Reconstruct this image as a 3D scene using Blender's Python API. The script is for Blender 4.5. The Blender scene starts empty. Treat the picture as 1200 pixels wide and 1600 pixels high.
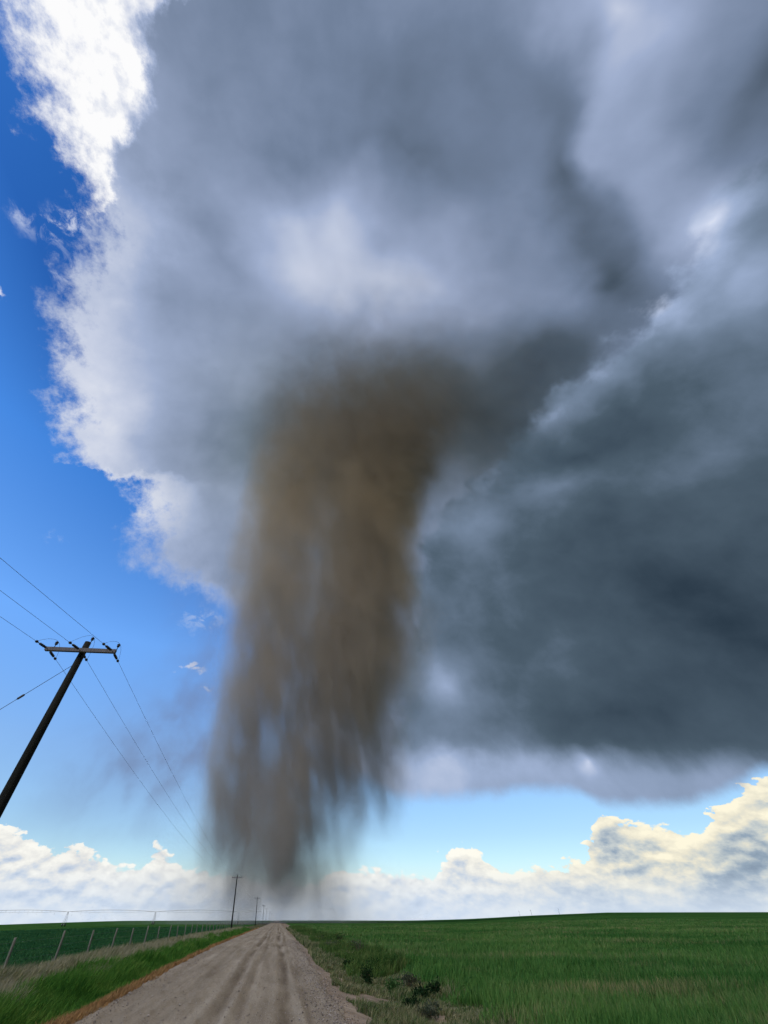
import bpy, bmesh, math, random
import numpy as np
from mathutils import Vector, Matrix

R = math.radians
scene = bpy.context.scene
COL = scene.collection

# ------------------------------------------------------------------ camera
F_PX, PX, PY, EYE = 541.6, 500.0, 800.0, 1.6          # focal length and principal point in photo pixels
PITCH = math.atan(624.0 / F_PX)

def _camdir(px, py):
    r, u = (px - PX) / F_PX, (PY - py) / F_PX
    return r, math.cos(PITCH) - u * math.sin(PITCH), u * math.cos(PITCH) + math.sin(PITCH)

_r, _f, _z = _camdir(435, 1424)
YAW = -math.atan2(_r, _f)                              # road runs along +Y

def pdir(px, py):
    r, f, z = _camdir(px, py)
    c, s = math.cos(YAW), math.sin(YAW)
    return Vector((r * c + f * s, -r * s + f * c, z)).normalized()

cam = bpy.data.cameras.new('camera')
cam.sensor_width = 36.0
cam.lens = F_PX / 1600 * 36
cam.shift_x = (600 - PX) / 1600
cam.clip_start, cam.clip_end = 0.1, 20000
camo = bpy.data.objects.new('camera', cam)
COL.objects.link(camo)
camo.location = (0, 0, EYE)
camo.rotation_euler = (math.pi / 2 + PITCH, 0, -YAW)
scene.camera = camo

scene.render.engine = 'CYCLES'
cy = scene.cycles
cy.use_denoising = True
cy.use_adaptive_sampling, cy.adaptive_threshold, cy.adaptive_min_samples = True, 0.015, 12
cy.max_bounces, cy.diffuse_bounces, cy.glossy_bounces = 6, 2, 1
cy.transmission_bounces, cy.transparent_max_bounces, cy.volume_bounces = 2, 6, 1
cy.volume_step_rate = 1.0
cy.volume_max_steps = 256
vs = scene.view_settings
vs.view_transform, vs.look, vs.exposure, vs.gamma = 'Standard', 'None', 0.585, 1.0

# ------------------------------------------------------------------ node helper
class NT:
    def __init__(s, tree):
        s.t = tree
    def n(s, typ, ins=None, **kw):
        nd = s.t.nodes.new(typ)
        for k, v in kw.items():
            setattr(nd, k, v)
        for k, v in (ins or {}).items():
            s.put(nd.inputs[k], v)
        return nd
    def put(s, sock, v):
        if isinstance(v, bpy.types.NodeSocket):
            s.t.links.new(v, sock)
        else:
            sock.default_value = v
    def m(s, op, a, b=None, c=None, clamp=False):
        nd = s.t.nodes.new('ShaderNodeMath'); nd.operation = op; nd.use_clamp = clamp
        for i, v in enumerate((a, b, c)):
            if v is not None:
                s.put(nd.inputs[i], v)
        return nd.outputs[0]
    def add(s, a, b): return s.m('ADD', a, b)
    def sub(s, a, b): return s.m('SUBTRACT', a, b)
    def mul(s, a, b): return s.m('MULTIPLY', a, b)
    def mad(s, a, b, c): return s.m('MULTIPLY_ADD', a, b, c)
    def vm(s, op, a, b=None, scale=None):
        nd = s.t.nodes.new('ShaderNodeVectorMath'); nd.operation = op
        s.put(nd.inputs[0], a)
        if b is not None: s.put(nd.inputs[1], b)
        if scale is not None: s.put(nd.inputs['Scale'], scale)
        return nd.outputs['Value'] if op in ('DOT_PRODUCT', 'LENGTH', 'DISTANCE') else nd.outputs[0]
    def xyz(s, x, y, z=0.0):
        return s.n('ShaderNodeCombineXYZ', {0: x, 1: y, 2: z}).outputs[0]
    def sep(s, v):
        return s.n('ShaderNodeSeparateXYZ', {0: v}).outputs
    def noise(s, v, scale, detail=4.0, rough=0.55, dist=0.0, lac=2.0, col=False):
        nd = s.n('ShaderNodeTexNoise', {'Vector': v, 'Scale': scale, 'Detail': detail, 'Roughness': rough,
                                        'Lacunarity': lac, 'Distortion': dist})
        return nd.outputs['Color' if col else 0]
    def ss(s, x, lo, hi, a=0.0, b=1.0):
        nd = s.n('ShaderNodeMapRange', interpolation_type='SMOOTHSTEP')
        for i, v in enumerate((x, lo, hi, a, b)):
            s.put(nd.inputs[i], v)
        return nd.outputs[0]
    def lin(s, x, lo, hi, a=0.0, b=1.0):
        nd = s.n('ShaderNodeMapRange')
        for i, v in enumerate((x, lo, hi, a, b)):
            s.put(nd.inputs[i], v)
        return nd.outputs[0]
    def ramp(s, x, stops, interp='LINEAR'):
        nd = s.n('ShaderNodeValToRGB', {0: x})
        e = nd.color_ramp.elements
        nd.color_ramp.interpolation = interp
        while len(e) < len(stops):
            e.new(0.5)
        for el, (p, c) in zip(e, stops):
            el.position = p
        for el, (p, c) in zip(e, stops):
            el.color = tuple(c) + (1.0,) if len(c) == 3 else c
        return nd.outputs[0]
    def curve(s, x, x0, x1, y0, y1, pts):
        """piecewise curve y(x) given in real units"""
        t = s.lin(x, x0, x1)
        nd = s.n('ShaderNodeFloatCurve', {'Value': t})
        c = nd.mapping.curves[0]
        P = sorted(((px - x0) / (x1 - x0), (py - y0) / (y1 - y0)) for px, py in pts)
        P = [(min(max(a, 0), 1), min(max(b, 0), 1)) for a, b in P]
        while len(c.points) < len(P):
            c.points.new(0.5, 0.5)
        for q, (a, b) in zip(c.points, P):
            q.location = (a, b); q.handle_type = 'AUTO_CLAMPED'
        nd.mapping.extend = 'HORIZONTAL'
        nd.mapping.update()
        return s.mad(nd.outputs[0], y1 - y0, y0)
    def mix(s, f, a, b, blend='MIX'):
        nd = s.n('ShaderNodeMix', data_type='RGBA', blend_type=blend)
        s.put(nd.inputs[0], f); s.put(nd.inputs[6], a); s.put(nd.inputs[7], b)
        return nd.outputs[2]

def lin1(c):
    c /= 255.0
    return c / 12.92 if c <= 0.04045 else ((c + 0.055) / 1.055) ** 2.4

def rgb(r, g, b):
    return (lin1(r), lin1(g), lin1(b), 1.0)

# ------------------------------------------------------------------ sky
SUN_EL, SUN_AZ = R(58), R(-150)        # azimuth clockwise from +Y: high, behind and to the left
SKY_STRENGTH = 0.10
world = bpy.data.worlds.new('World')
scene.world = world
world.use_nodes = True
T = world.node_tree
T.nodes.clear()
W = NT(T)
sky = W.n('ShaderNodeTexSky', sky_type='NISHITA')
sky.sun_disc = False
sky.sun_elevation, sky.sun_rotation = SUN_EL, SUN_AZ
sky.altitude, sky.air_density, sky.dust_density, sky.ozone_density = 900.0, 1.0, 0.6, 2.5

def phth(px, py):
    """sky coordinates (degrees): phi = angle east of the road's vertical plane, theta = angle up from
    the northern horizon over the zenith"""
    d = pdir(px, py)
    return math.degrees(math.asin(d.x)), math.degrees(math.atan2(d.z, d.y))

DIR = W.n('ShaderNodeTexCoord').outputs['Generated']
dx, dy, dz = W.sep(DIR)
phi = W.mul(W.m('ARCSINE', dx), 57.29578)
theta = W.mul(W.m('ARCTAN2', dz, dy), 57.29578)
P0 = W.xyz(phi, theta)
n_lo = W.noise(DIR, 3.2, 2, 0.5, col=True)
n_mid = W.noise(DIR, 11.0, 7, 0.6, col=True)
off_lo = W.vm('SUBTRACT', n_lo, (0.5, 0.5, 0.5))
off_mid = W.vm('SUBTRACT', n_mid, (0.5, 0.5, 0.5))
Pw = W.vm('ADD', P0, W.vm('SCALE', off_mid, scale=7.0))            # for crisp ragged edges
n_soft = W.noise(DIR, 8.0, 3, 0.45, col=True)
Ps = W.vm('ADD', W.vm('ADD', P0, W.vm('SCALE', off_lo, scale=14.0)), W.vm('SCALE', W.vm('SUBTRACT', n_soft, (0.5, 0.5, 0.5)), scale=7.0))   # soft shading

def lobes(P, items, base):
    acc = base
    P = W.vm('MULTIPLY', P, (1.0, 1.0, 0.0))
    for px, py, rx, ry, rot, amp in items:
        c = phth(px, py)
        e = 4.0
        gx, gy = phth(px + e, py), phth(px, py + e)
        J = ((gx[0] - c[0]) / e, (gx[1] - c[1]) / e, (gy[0] - c[0]) / e, (gy[1] - c[1]) / e)
        ca, sa = math.cos(R(rot)), math.sin(R(rot))
        v1 = (rx * (J[0] * ca + J[2] * sa), rx * (J[1] * ca + J[3] * sa))
        v2 = (ry * (-J[0] * sa + J[2] * ca), ry * (-J[1] * sa + J[3] * ca))
        mp = W.n('ShaderNodeMapping', {0: P}, vector_type='TEXTURE')
        mp.inputs[1].default_value = (c[0], c[1], 0)
        mp.inputs[2].default_value = (0, 0, math.atan2(v1[1], v1[0]))
        mp.inputs[3].default_value = (math.hypot(*v1), math.hypot(*v2), 1)
        g = W.n('ShaderNodeTexGradient', {0: mp.outputs[0]}, gradient_type='QUADRATIC_SPHERE')
        acc = W.mad(g.outputs['Fac'] if 'Fac' in g.outputs else g.outputs[1], amp, acc)
    return acc

def edge_phi(P, pts):
    """phi of an edge that is given as photo points, as a function of theta"""
    q = [phth(*p) for p in pts]
    th = W.sep(P)[1]
    return W.curve(th, -10, 200, -90, 90, [(t, p) for p, t in q])

# -- high storm cloud (left mass and everything overhead)
xw, yw, _ = W.sep(Pw)
eL = edge_phi(Pw, [(-10, -60), (25, 20), (62, 150), (85, 215), (125, 290), (142, 335), (104, 420), (72, 500), (92, 590),
                   (98, 690), (104, 724), (214, 752), (208, 830), (216, 885), (300, 925), (352, 965), (405, 1060),
                   (500, 1180), (548, 1252)])
dL = W.sub(xw, eL)
n_edge = W.noise(DIR, 20.0, 7, 0.66)
soft = W.mul(W.ss(yw, 30.0, 52.0, 1.0, 0.0), W.ss(yw, 16.0, 28.0))
cover = W.ss(W.mad(W.sub(n_edge, 0.5), 12.0, dL), -1.6, W.mad(soft, 7.0, 3.6))
# bottom edge of the storm base to the right
qb = [phth(*p) for p in [(560, 1215), (640, 1248), (760, 1245), (840, 1236), (900, 1240), (960, 1262), (1040, 1262), (1100, 1250),
                         (1160, 1228), (1210, 1205)]]
eB = W.curve(phi, -60, 90, 0, 40, [(-60, 12)] + qb + [(85, 12)])
yb = W.mad(W.sub(n_edge, 0.5), 1.6, theta)
cover = W.mul(cover, W.ss(W.sub(yb, eB), -0.7, 1.3))
# light inside the storm: where it is thick or thin
STORM = [
    (640, 130, 420, 260, 0, -0.06), (300, 180, 260, 260, 0, 0.03), (930, 20, 240, 260, 60, 0.28),
    (960, 230, 330, 120, 62, 0.16), (905, 250, 420, 110, 66, -0.20), (985, 440, 200, 130, 80, -0.18), (1200, 120, 170, 240, 0, -0.22),
    (1160, 340, 210, 200, -50, 0.26), (470, 350, 230, 130, 20, 0.14), (600, 440, 400, 190, 8, 0.27), (460, 410, 220, 130, 0, 0.14),
    (330, 400, 260, 90, 45, -0.06), (180, 470, 220, 260, 60, 0.16), (190, 650, 200, 240, 0, 0.20), (290, 800, 260, 260, 0, 0.14),
    (330, 560, 260, 200, 0, 0.10), (640, 660, 420, 190, 0, -0.34), (830, 580, 340, 180, -20, -0.20), (560, 900, 300, 400, 0, -0.05),
    (640, 240, 300, 80, 15, -0.06),
]
L = lobes(Ps, STORM, 0.52)
fb = W.noise(DIR, 4.5, 5, 0.48, 0.2)
fb2 = W.noise(W.vm('MULTIPLY', DIR, (1.0, 1.6, 1.0)), 13.0, 5, 0.5, 0.2)
L = W.add(L, W.mad(W.sub(fb, 0.5), 0.22, W.mul(W.sub(fb2, 0.5), 0.07)))
# bright sunlit cloud behind the grey mass at the upper left
eG = edge_phi(Pw, [(330, -80), (285, 0), (232, 45), (220, 180), (205, 235), (150, 320), (60, 420), (0, 520)])
white = W.ss(W.mad(W.sub(n_edge, 0.5), 5.0, W.sub(eG, xw)), -1.2, 1.6)
L = W.mad(white, W.mad(W.sub(W.noise(DIR, 16.0, 7, 0.6), 0.5), 1.2, 0.33), L)
# light rim where the edge thins out
L = W.mad(W.ss(dL, -2.0, 13.0, 1.0, 0.0), 0.23, L)

RAMP = [(0.0, rgb(26, 36, 46)), (0.18, rgb(44, 57, 71)), (0.34, rgb(74, 88, 104)), (0.5, rgb(114, 130, 156)),
        (0.68, rgb(160, 175, 206)), (0.82, rgb(200, 208, 228)), (1.0, rgb(252, 252, 253))]
stormcol = W.ramp(L, RAMP)
green = lobes(Ps, [(620, 640, 420, 200, 0, 0.8), (420, 720, 260, 300, 0, 0.5), (760, 880, 260, 300, 0, 0.4)], 0.0)
stormcol = W.mix(green, stormcol, W.mix(1.0, stormcol, (1.06, 1.0, 0.74, 1), 'MULTIPLY'))

# -- lower dark shelf of cloud to the right, in front of the high mass
eD = edge_phi(W.vm('ADD', P0, W.vm('SCALE', off_mid, scale=9.0)), [(1330, 100), (1190, 235), (1130, 300), (1075, 400), (1005, 500), (930, 565), (850, 622), (832, 655),
                   (790, 705), (720, 765), (682, 800), (655, 860), (640, 1000), (600, 1260), (560, 1430)])
dD = W.sub(xw, eD)
bil = W.noise(DIR, 18.0, 6, 0.55, 0.2)
deck = W.ss(W.mad(W.sub(bil, 0.5), 6.0, dD), -1.0, 2.0)
DECK = [
    (950, 600, 160, 110, -40, 0.10), (1010, 520, 220, 70, -50, 0.22), (870, 640, 120, 60, -30, 0.14), (1000, 640, 200, 60, -35, -0.10), (1100, 700, 220, 60, -30, 0.06), (980, 790, 220, 60, -25, -0.06), (1165, 340, 230, 170, -55, 0.36), (1120, 400, 320, 220, -52, 0.16),
    (1120, 600, 260, 140, -30, 0.07), (1060, 490, 260, 110, -48, 0.14), (870, 742, 110, 60, -25, 0.10), (900, 690, 160, 60, -25, -0.10), (720, 810, 160, 110, -40, 0.12), (860, 740, 180, 60, -25, 0.05),
    (1000, 900, 460, 240, 0, -0.10), (1180, 1010, 420, 220, 0, -0.14), (960, 1110, 420, 110, 3, -0.10), (760, 930, 160, 200, 0, 0.05),
    (690, 1080, 170, 170, 0, 0.30), (760, 1195, 360, 70, 0, 0.10), (918, 1196, 42, 40, 20, 0.26),
    (680, 1225, 200, 50, 0, 0.06),
]
LD = lobes(Ps, DECK, 0.36)
ds1 = W.noise(W.vm('MULTIPLY', DIR, (1.0, 1.3, 1.5)), 5.5, 6, 0.52, 0.2)
LD = W.add(LD, W.mad(W.sub(ds1, 0.5), 0.20, W.mul(W.sub(bil, 0.5), 0.08)))
rimn = W.ss(W.noise(DIR, 10.0, 4, 0.6), 0.38, 0.66)
LD = W.mad(W.mul(W.ss(dD, -0.5, 4.5, 1.0, 0.0), rimn), W.ss(yw, 38.0, 58.0, 0.0, 0.11), LD)
LD = W.add(LD, W.mul(W.ss(W.mad(W.sub(fb2, 0.5), 4.0, theta), 17.0, 12.0, 0.0, 1.0), W.lin(phi, 20.0, 50.0, 0.28, 0.24)))

deckcol = W.ramp(LD, [(0.0, rgb(26, 38, 50)), (0.18, rgb(42, 57, 71)), (0.36, rgb(76, 93, 108)), (0.52, rgb(118, 136, 160)),
                      (0.68, rgb(158, 176, 208)), (0.85, rgb(205, 215, 238)), (1.0, rgb(252, 252, 253))])
stormcol = W.mix(deck, stormcol, deckcol)

# -- thin torn wisps in the blue
wn = W.noise(W.vm('MULTIPLY', DIR, (1.0, 1.0, 1.6)), 24.0, 7, 0.66, 0.5)
wz = lobes(Pw, [(95, 350, 110, 60, 15, 1.0), (120, 430, 110, 80, 0, 0.8), (20, 340, 60, 60, 0, 0.6), (85, 840, 60, 40, 0, 0.5),
                (300, 1046, 46, 16, 0, 2.2), (328, 1080, 34, 14, 0, 1.4), (320, 970, 110, 60, 0, 0.7), (3, 462, 16, 22, 0, 2.2),
                (85, 690, 40, 60, 0, 0.6), (240, 800, 80, 130, 0, 0.8), (150, 610, 120, 160, 0, 0.6)], 0.0)
wisp = W.ss(W.mul(W.ss(wn, 0.36, 0.66), wz), 0.12, 0.9)

# -- cumulus banks along the horizon
DC = W.vm('MULTIPLY', DIR, (1.0, 1.0, 2.1))
cb_n = W.noise(DC, 26.0, 6, 0.54)
cb_v = W.n('ShaderNodeTexVoronoi', {'Vector': W.vm('ADD', DC, W.vm('SCALE', off_mid, scale=0.05)), 'Scale': 44.0, 'Detail': 2.0,
                                    'Roughness': 0.5}, feature='SMOOTH_F1').outputs['Distance']
cb_n2 = W.noise(W.vm('ADD', DC, (-0.004, 0.0, 0.018)), 26.0, 6, 0.54)
cb_s = W.noise(DC, 80.0, 5, 0.6)
puff = W.add(W.mad(W.sub(0.55, cb_v), 1.8, W.mul(W.sub(cb_n, 0.5), 3.2)), W.mul(W.sub(cb_s, 0.5), 0.9))
cu_pts = [(-60, 1290), (0, 1284), (45, 1296), (90, 1312), (165, 1328), (205, 1352), (225, 1345), (250, 1316), (275, 1342), (300, 1352), (400, 1368),
          (480, 1378), (530, 1354), (600, 1358), (670, 1368), (690, 1338), (725, 1316), (760, 1338), (790, 1356), (860, 1346),
          (905, 1332), (922, 1284), (950, 1272), (1010, 1278), (1060, 1292), (1092, 1298), (1110, 1262), (1150, 1240), (1210, 1206)]
qc = [phth(*p) for p in cu_pts]
eC = W.curve(W.add(phi, W.mul(W.sub(cb_n, 0.5), 2.5)), -40, 60, 0, 20, [(-40, 9)] + qc + [(60, 11)])
dC = W.add(W.sub(eC, theta), W.mul(puff, W.ss(theta, 1.0, 5.0, 0.25, 1.0)))
cum = W.ss(dC, -0.05, 0.35)
CU = [
    (960, 1325, 90, 60, 10, -0.42), (900, 1400, 130, 50, 0, -0.34), (1010, 1415, 200, 40, 0, -0.30), (1165, 1365, 130, 90, -20, -0.55),
    (1130, 1410, 160, 50, 0, -0.3), (1190, 1320, 90, 40, -10, -0.4), (660, 1420, 160, 40, 0, -0.22), (620, 1375, 100, 30, 0, -0.10), (60, 1400, 160, 30, 0, -0.25),
    (200, 1415, 200, 24, 0, -0.25), (30, 1330, 140, 40, 0, -0.05), (700, 1360, 60, 50, 0, -0.08), (980, 1278, 110, 26, 8, 0.12), (1060, 1320, 60, 60, 0, 0.14),
]
LC = lobes(W.vm('ADD', P0, W.vm('SCALE', off_mid, scale=3.0)), CU, 0.84)
LC = W.add(LC, W.mad(W.sub(cb_n, cb_n2), 1.1, W.mul(W.sub(0.5, cb_v), 0.22)))
LC = W.add(LC, W.mad(W.sub(fb2, 0.5), 0.22, W.mul(W.sub(cb_s, 0.5), 0.08)))
LC = W.mad(W.ss(dC, 0.2, 2.2, 1.0, 0.0), 0.14, LC)
cumcol = W.ramp(LC, [(0.0, rgb(105, 128, 165)), (0.35, rgb(150, 172, 205)), (0.6, rgb(200, 212, 228)), (0.8, rgb(236, 236, 232)), (1.0, rgb(255, 254, 246))])
warm = W.ss(phi, 12.0, 42.0)
cumcol = W.mix(warm, cumcol, W.mix(1.0, cumcol, (1.0, 0.95, 0.80, 1), 'MULTIPLY'))
haze_lo = W.ss(theta, -0.8, 4.4, 0.80, 0.0)
# -- put together
air = W.ramp(W.m('MAXIMUM', dz, 0.0), [(0.0, (.46, .51, .50)), (0.10, (.44, .50, .53)), (0.23, (.52, .62, .70)), (0.43, (.56, .85, 1.08)), (0.69, (.25, .60, .94)),
                                      (0.84, (.075, .26, .52)), (1.0, (.05, .22, .45))])
blue = W.mix(1.0, sky.outputs[0], W.vm('SCALE', air, scale=1.75), 'MULTIPLY')
inv = 1.0 / 0.15      # cloud radiance relative to the clear sky, for exposure 0.585
def sc(c):
    return W.vm('SCALE', c, scale=inv)
out = W.mix(W.mul(wisp, 0.8), blue, sc(W.ramp(wz, [(0.0, rgb(190, 208, 240)), (1.0, rgb(225, 230, 245))])))
out = W.mix(cum, out, sc(cumcol))
out = W.mix(haze_lo, out, tuple(c * inv for c in rgb(212, 226, 244)[:3]) + (1.0,))
dustz = lobes(W.vm('ADD', P0, W.vm('SCALE', W.vm('SUBTRACT', n_soft, (0.5, 0.5, 0.5)), scale=7.0)), [(200, 1200, 330, 150, -12, 0.36), (290, 1165, 260, 200, -25, 0.55), (345, 1020, 150, 260, 0, 0.45)], 0.0)
out = W.mix(W.mul(dustz, W.ss(fb2, 0.3, 0.7, 0.5, 1.15)), out, sc(W.mix(1.0, (1, 1, 1, 1), rgb(112, 122, 152), 'MULTIPLY')))
out = W.mix(cover, out, sc(stormcol))
bg = W.n('ShaderNodeBackground', {'Color': out, 'Strength': SKY_STRENGTH})
wo = W.n('ShaderNodeOutputWorld', {'Surface': bg.outputs[0]})
world.cycles.sampling_method = 'MANUAL'
world.cycles.sample_map_resolution = 512

sun = bpy.data.lights.new('sun', 'SUN')
sun.energy, sun.angle, sun.color = 1.5, R(25), (1.0, 0.93, 0.84)
suno = bpy.data.objects.new('sun', sun)
COL.objects.link(suno)
sd = Vector((math.sin(SUN_AZ) * math.cos(SUN_EL), math.cos(SUN_AZ) * math.cos(SUN_EL), math.sin(SUN_EL)))
suno.rotation_euler = sd.to_track_quat('Z', 'Y').to_euler()
suno.location = sd * 50

# ------------------------------------------------------------------ builders
def mesh_obj(name, verts, faces, mat, parent=None, smooth=False):
    me = bpy.data.meshes.new(name)
    me.from_pydata([tuple(v) for v in verts], [], faces)
    if smooth:
        me.polygons.foreach_set('use_smooth', [True] * len(me.polygons))
    me.update()
    o = bpy.data.objects.new(name, me)
    COL.objects.link(o)
    if mat: me.materials.append(mat)
    if parent: o.parent = parent
    return o

def empty(name, loc=(0, 0, 0), rz=0.0):
    o = bpy.data.objects.new(name, None)
    COL.objects.link(o)
    o.location = loc; o.rotation_euler = (0, 0, rz); o.empty_display_size = 0.3
    return o

def tag(o, label=None, cat=None, group=None, kind=None):
    for k, v in (('label', label), ('category', cat), ('group', group), ('kind', kind)):
        if v: o[k] = v
    return o

class MB:
    """collects simple solids and links them as one mesh object"""
    def __init__(s): s.v, s.f = [], []
    def add(s, vs, fs):
        b = len(s.v); s.v += [tuple(v) for v in vs]; s.f += [tuple(i + b for i in f) for f in fs]
        return s
    def tube(s, pts, rad, n=8, caps=True):
        pts = [Vector(p) for p in pts]
        rads = rad if isinstance(rad, (list, tuple)) else [rad] * len(pts)
        vs, fs = [], []
        t0 = (pts[1] - pts[0]).normalized()
        a = Vector((0, 0, 1)) if abs(t0.z) < 0.9 else Vector((1, 0, 0))
        u = t0.cross(a).normalized()
        for i, p in enumerate(pts):
            t = (pts[min(i + 1, len(pts) - 1)] - pts[max(i - 1, 0)]).normalized()
            u = (u - t * u.dot(t)).normalized(); w = t.cross(u)
            for k in range(n):
                an = 2 * math.pi * k / n
                vs.append(p + (u * math.cos(an) + w * math.sin(an)) * rads[i])
        for i in range(len(pts) - 1):
            for k in range(n):
                k2 = (k + 1) % n
                fs.append((i * n + k, i * n + k2, (i + 1) * n + k2, (i + 1) * n + k))
        if caps:
            fs.append(tuple(range(n))[::-1]); fs.append(tuple((len(pts) - 1) * n + k for k in range(n)))
        return s.add(vs, fs)
    def box(s, c, size, bev=0.0, rot=None):
        sx, sy, sz = (v / 2 for v in size)
        b = min(bev, sx * .8, sz * .8)
        ring = [(-sx + b, -sz), (sx - b, -sz), (sx, -sz + b), (sx, sz - b), (sx - b, sz), (-sx + b, sz), (-sx, sz - b), (-sx, -sz + b)] if b else \
               [(-sx, -sz), (sx, -sz), (sx, sz), (-sx, sz)]
        n = len(ring)
        vs = [Vector((x, y, z)) for y in (-sy, sy) for x, z in ring]
        if rot is not None: vs = [rot @ v for v in vs]
        vs = [v + Vector(c) for v in vs]
        fs = [(k, (k + 1) % n, n + (k + 1) % n, n + k)[::-1] for k in range(n)]
        fs += [tuple(range(n)), tuple(range(n, 2 * n))[::-1]]
        return s.add(vs, fs)
    def lathe(s, prof, n=10, origin=(0, 0, 0), axis=None):
        """prof: list of (radius, height) along axis"""
        q = Vector((0, 0, 1)).rotation_difference(Vector(axis)).to_matrix() if axis is not None else Matrix.Identity(3)
        vs = []
        for r, h in prof:
            for k in range(n):
                an = 2 * math.pi * k / n
                vs.append(q @ Vector((r * math.cos(an), r * math.sin(an), h)) + Vector(origin))
        fs = []
        for i in range(len(prof) - 1):
            for k in range(n):
                k2 = (k + 1) % n
                fs.append((i * n + k, i * n + k2, (i + 1) * n + k2, (i + 1) * n + k))
        fs.append(tuple(range(n))[::-1]); fs.append(tuple((len(prof) - 1) * n + k for k in range(n)))
        return s.add(vs, fs)
    def build(s, name, mat, parent=None, smooth=False):
        return mesh_obj(name, s.v, s.f, mat, parent, smooth)

def material(name):
    m = bpy.data.materials.new(name)
    m.use_nodes = True
    m.node_tree.nodes.clear()
    nt = NT(m.node_tree)
    out = nt.n('ShaderNodeOutputMaterial')
    return m, nt, out

def bsdf(nt, out, col, rough=0.8, metal=0.0, spec=0.3, normal=None):
    b = nt.n('ShaderNodeBsdfPrincipled', {'Base Color': col, 'Roughness': rough, 'Metallic': metal, 'Specular IOR Level': spec})
    if normal is not None: nt.put(b.inputs['Normal'], normal)
    nt.t.links.new(b.outputs[0], out.inputs[0])
    return b

rng = np.random.default_rng(7)
random.seed(5)

# ------------------------------------------------------------------ terrain
ROAD_L, ROAD_R = -4.5, 1.7
def sstep(x, a, b):
    t = np.clip((x - a) / (b - a), 0, 1)
    return t * t * (3 - 2 * t)

def profile(x):
    xs = np.array([-400, -13.5, -11.0, -9.0, -7.2, -5.6, -4.7, -4.4, -1.4, 1.6, 1.95, 2.6, 3.8, 5.0, 6.5, 400])
    hs = np.array([-0.62, -0.62, -0.52, -0.62, -0.80, -0.42, -0.10, -0.03, 0.05, -0.03, -0.08, -0.20, -0.28, -0.20, -0.12, -0.12])
    return np.interp(x, xs, hs)

def H(x, y):
    x = np.asarray(x, float); y = np.asarray(y, float)
    D = np.hypot(x, y)
    az = np.degrees(np.arctan2(x, np.maximum(y, 1e-3)))
    s = np.interp(az, [-60, -30, -24, -16, 0, 14, 20, 26, 33, 45, 80], [.016, .0150, .0128, .0104, .0108, .0108, .0088, .0045, .0008, .0004, .0004])
    e = np.maximum(D - 26.0, 0)
    e = np.where(D < 46, e * e / 40.0, e - 10.0)
    und = 0.10 * np.sin(x * 0.021 + 1.0) * np.sin(y * 0.017 + 0.6) * np.clip((D - 30) / 60, 0, 1)
    return profile(x) + und * 0.4 - s * e

def spaced(lo, hi, dense_lo, dense_hi, step, grow=1.18):
    a = list(np.arange(dense_lo, dense_hi + 1e-6, step))
    v, st = dense_hi, step
    while v < hi:
        st *= grow; v += st; a.append(min(v, hi))
    v, st = dense_lo, step
    while v > lo:
        st *= grow; v -= st; a.insert(0, max(v, lo))
    return np.array(sorted(set(a)))

def grid_obj(name, xs, ys, zf, mat):
    X, Y = np.meshgrid(xs, ys)
    Z = zf(X, Y)
    nx, ny = len(xs), len(ys)
    v = np.stack([X.ravel(), Y.ravel(), Z.ravel()], 1)
    i = np.arange(nx * ny).reshape(ny, nx)
    f = np.stack([i[:-1, :-1].ravel(), i[:-1, 1:].ravel(), i[1:, 1:].ravel(), i[1:, :-1].ravel()], 1)
    me = bpy.data.meshes.new(name)
    me.vertices.add(len(v)); me.vertices.foreach_set('co', v.astype(np.float32).ravel())
    me.loops.add(f.size); me.loops.foreach_set('vertex_index', f.astype(np.int32).ravel())
    me.polygons.add(len(f))
    me.polygons.foreach_set('loop_start', np.arange(0, f.size, 4, dtype=np.int32))
    me.polygons.foreach_set('use_smooth', np.ones(len(f), dtype=bool))
    me.update(calc_edges=True)
    me.materials.append(mat)
    o = bpy.data.objects.new(name, me)
    COL.objects.link(o)
    return o

# ground: soil in the verges, crop colour in the fields
m_ground, g, go = material('soil_and_crop')
pos = g.n('ShaderNodeTexCoord').outputs['Object']
px_, py_, pz_ = g.sep(pos)
gn1 = g.noise(pos, 0.35, 5, 0.6)
gn2 = g.noise(pos, 3.0, 6, 0.65)
gn3 = g.noise(pos, 0.03, 4, 0.55)
gnx = g.noise(g.vm('MULTIPLY', pos, (0.08, 0.5, 1.0)), 0.6, 5, 0.6)
soil = g.ramp(g.add(g.mul(gn1, 0.5), g.mul(gn2, 0.5)), [(0.32, (.095, .075, .055)), (0.5, (.20, .155, .115)), (0.66, (.30, .245, .185))])
litter = g.ramp(gn2, [(0.35, (.035, .045, .020)), (0.6, (.10, .095, .05))])
crop = g.ramp(g.add(g.mul(gnx, 0.55), g.mul(gn3, 0.45)), [(0.36, (.016, .052, .013)), (0.5, (.028, .078, .018)), (0.58, (.040, .098, .024)), (0.68, (.085, .110, .042))])
edge_r = g.mad(g.sub(gn1, 0.5), 2.6, px_)
fld = g.m('MAXIMUM', g.ss(edge_r, 4.6, 5.6), g.ss(px_, -12.2, -13.2))
lv = g.ss(px_, -4.6, -5.6)
gc = g.mix(lv, soil, litter)
gc = g.mix(fld, gc, crop)
bmp = g.n('ShaderNodeBump', {'Height': gn2, 'Strength': 0.5, 'Distance': 0.06}).outputs[0]
bsdf(g, go, gc, 1.0, spec=0.0, normal=bmp)
gx = spaced(-4200, 4200, -15, 9, 0.3, 1.16)
gy = spaced(-300, 4200, 8, 60, 0.5, 1.10)
ground = grid_obj('ground', gx, gy, lambda X, Y: H(X, Y) - 0.06 * ((X > ROAD_L - .05) & (X < ROAD_R + .05)), m_ground)
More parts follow.
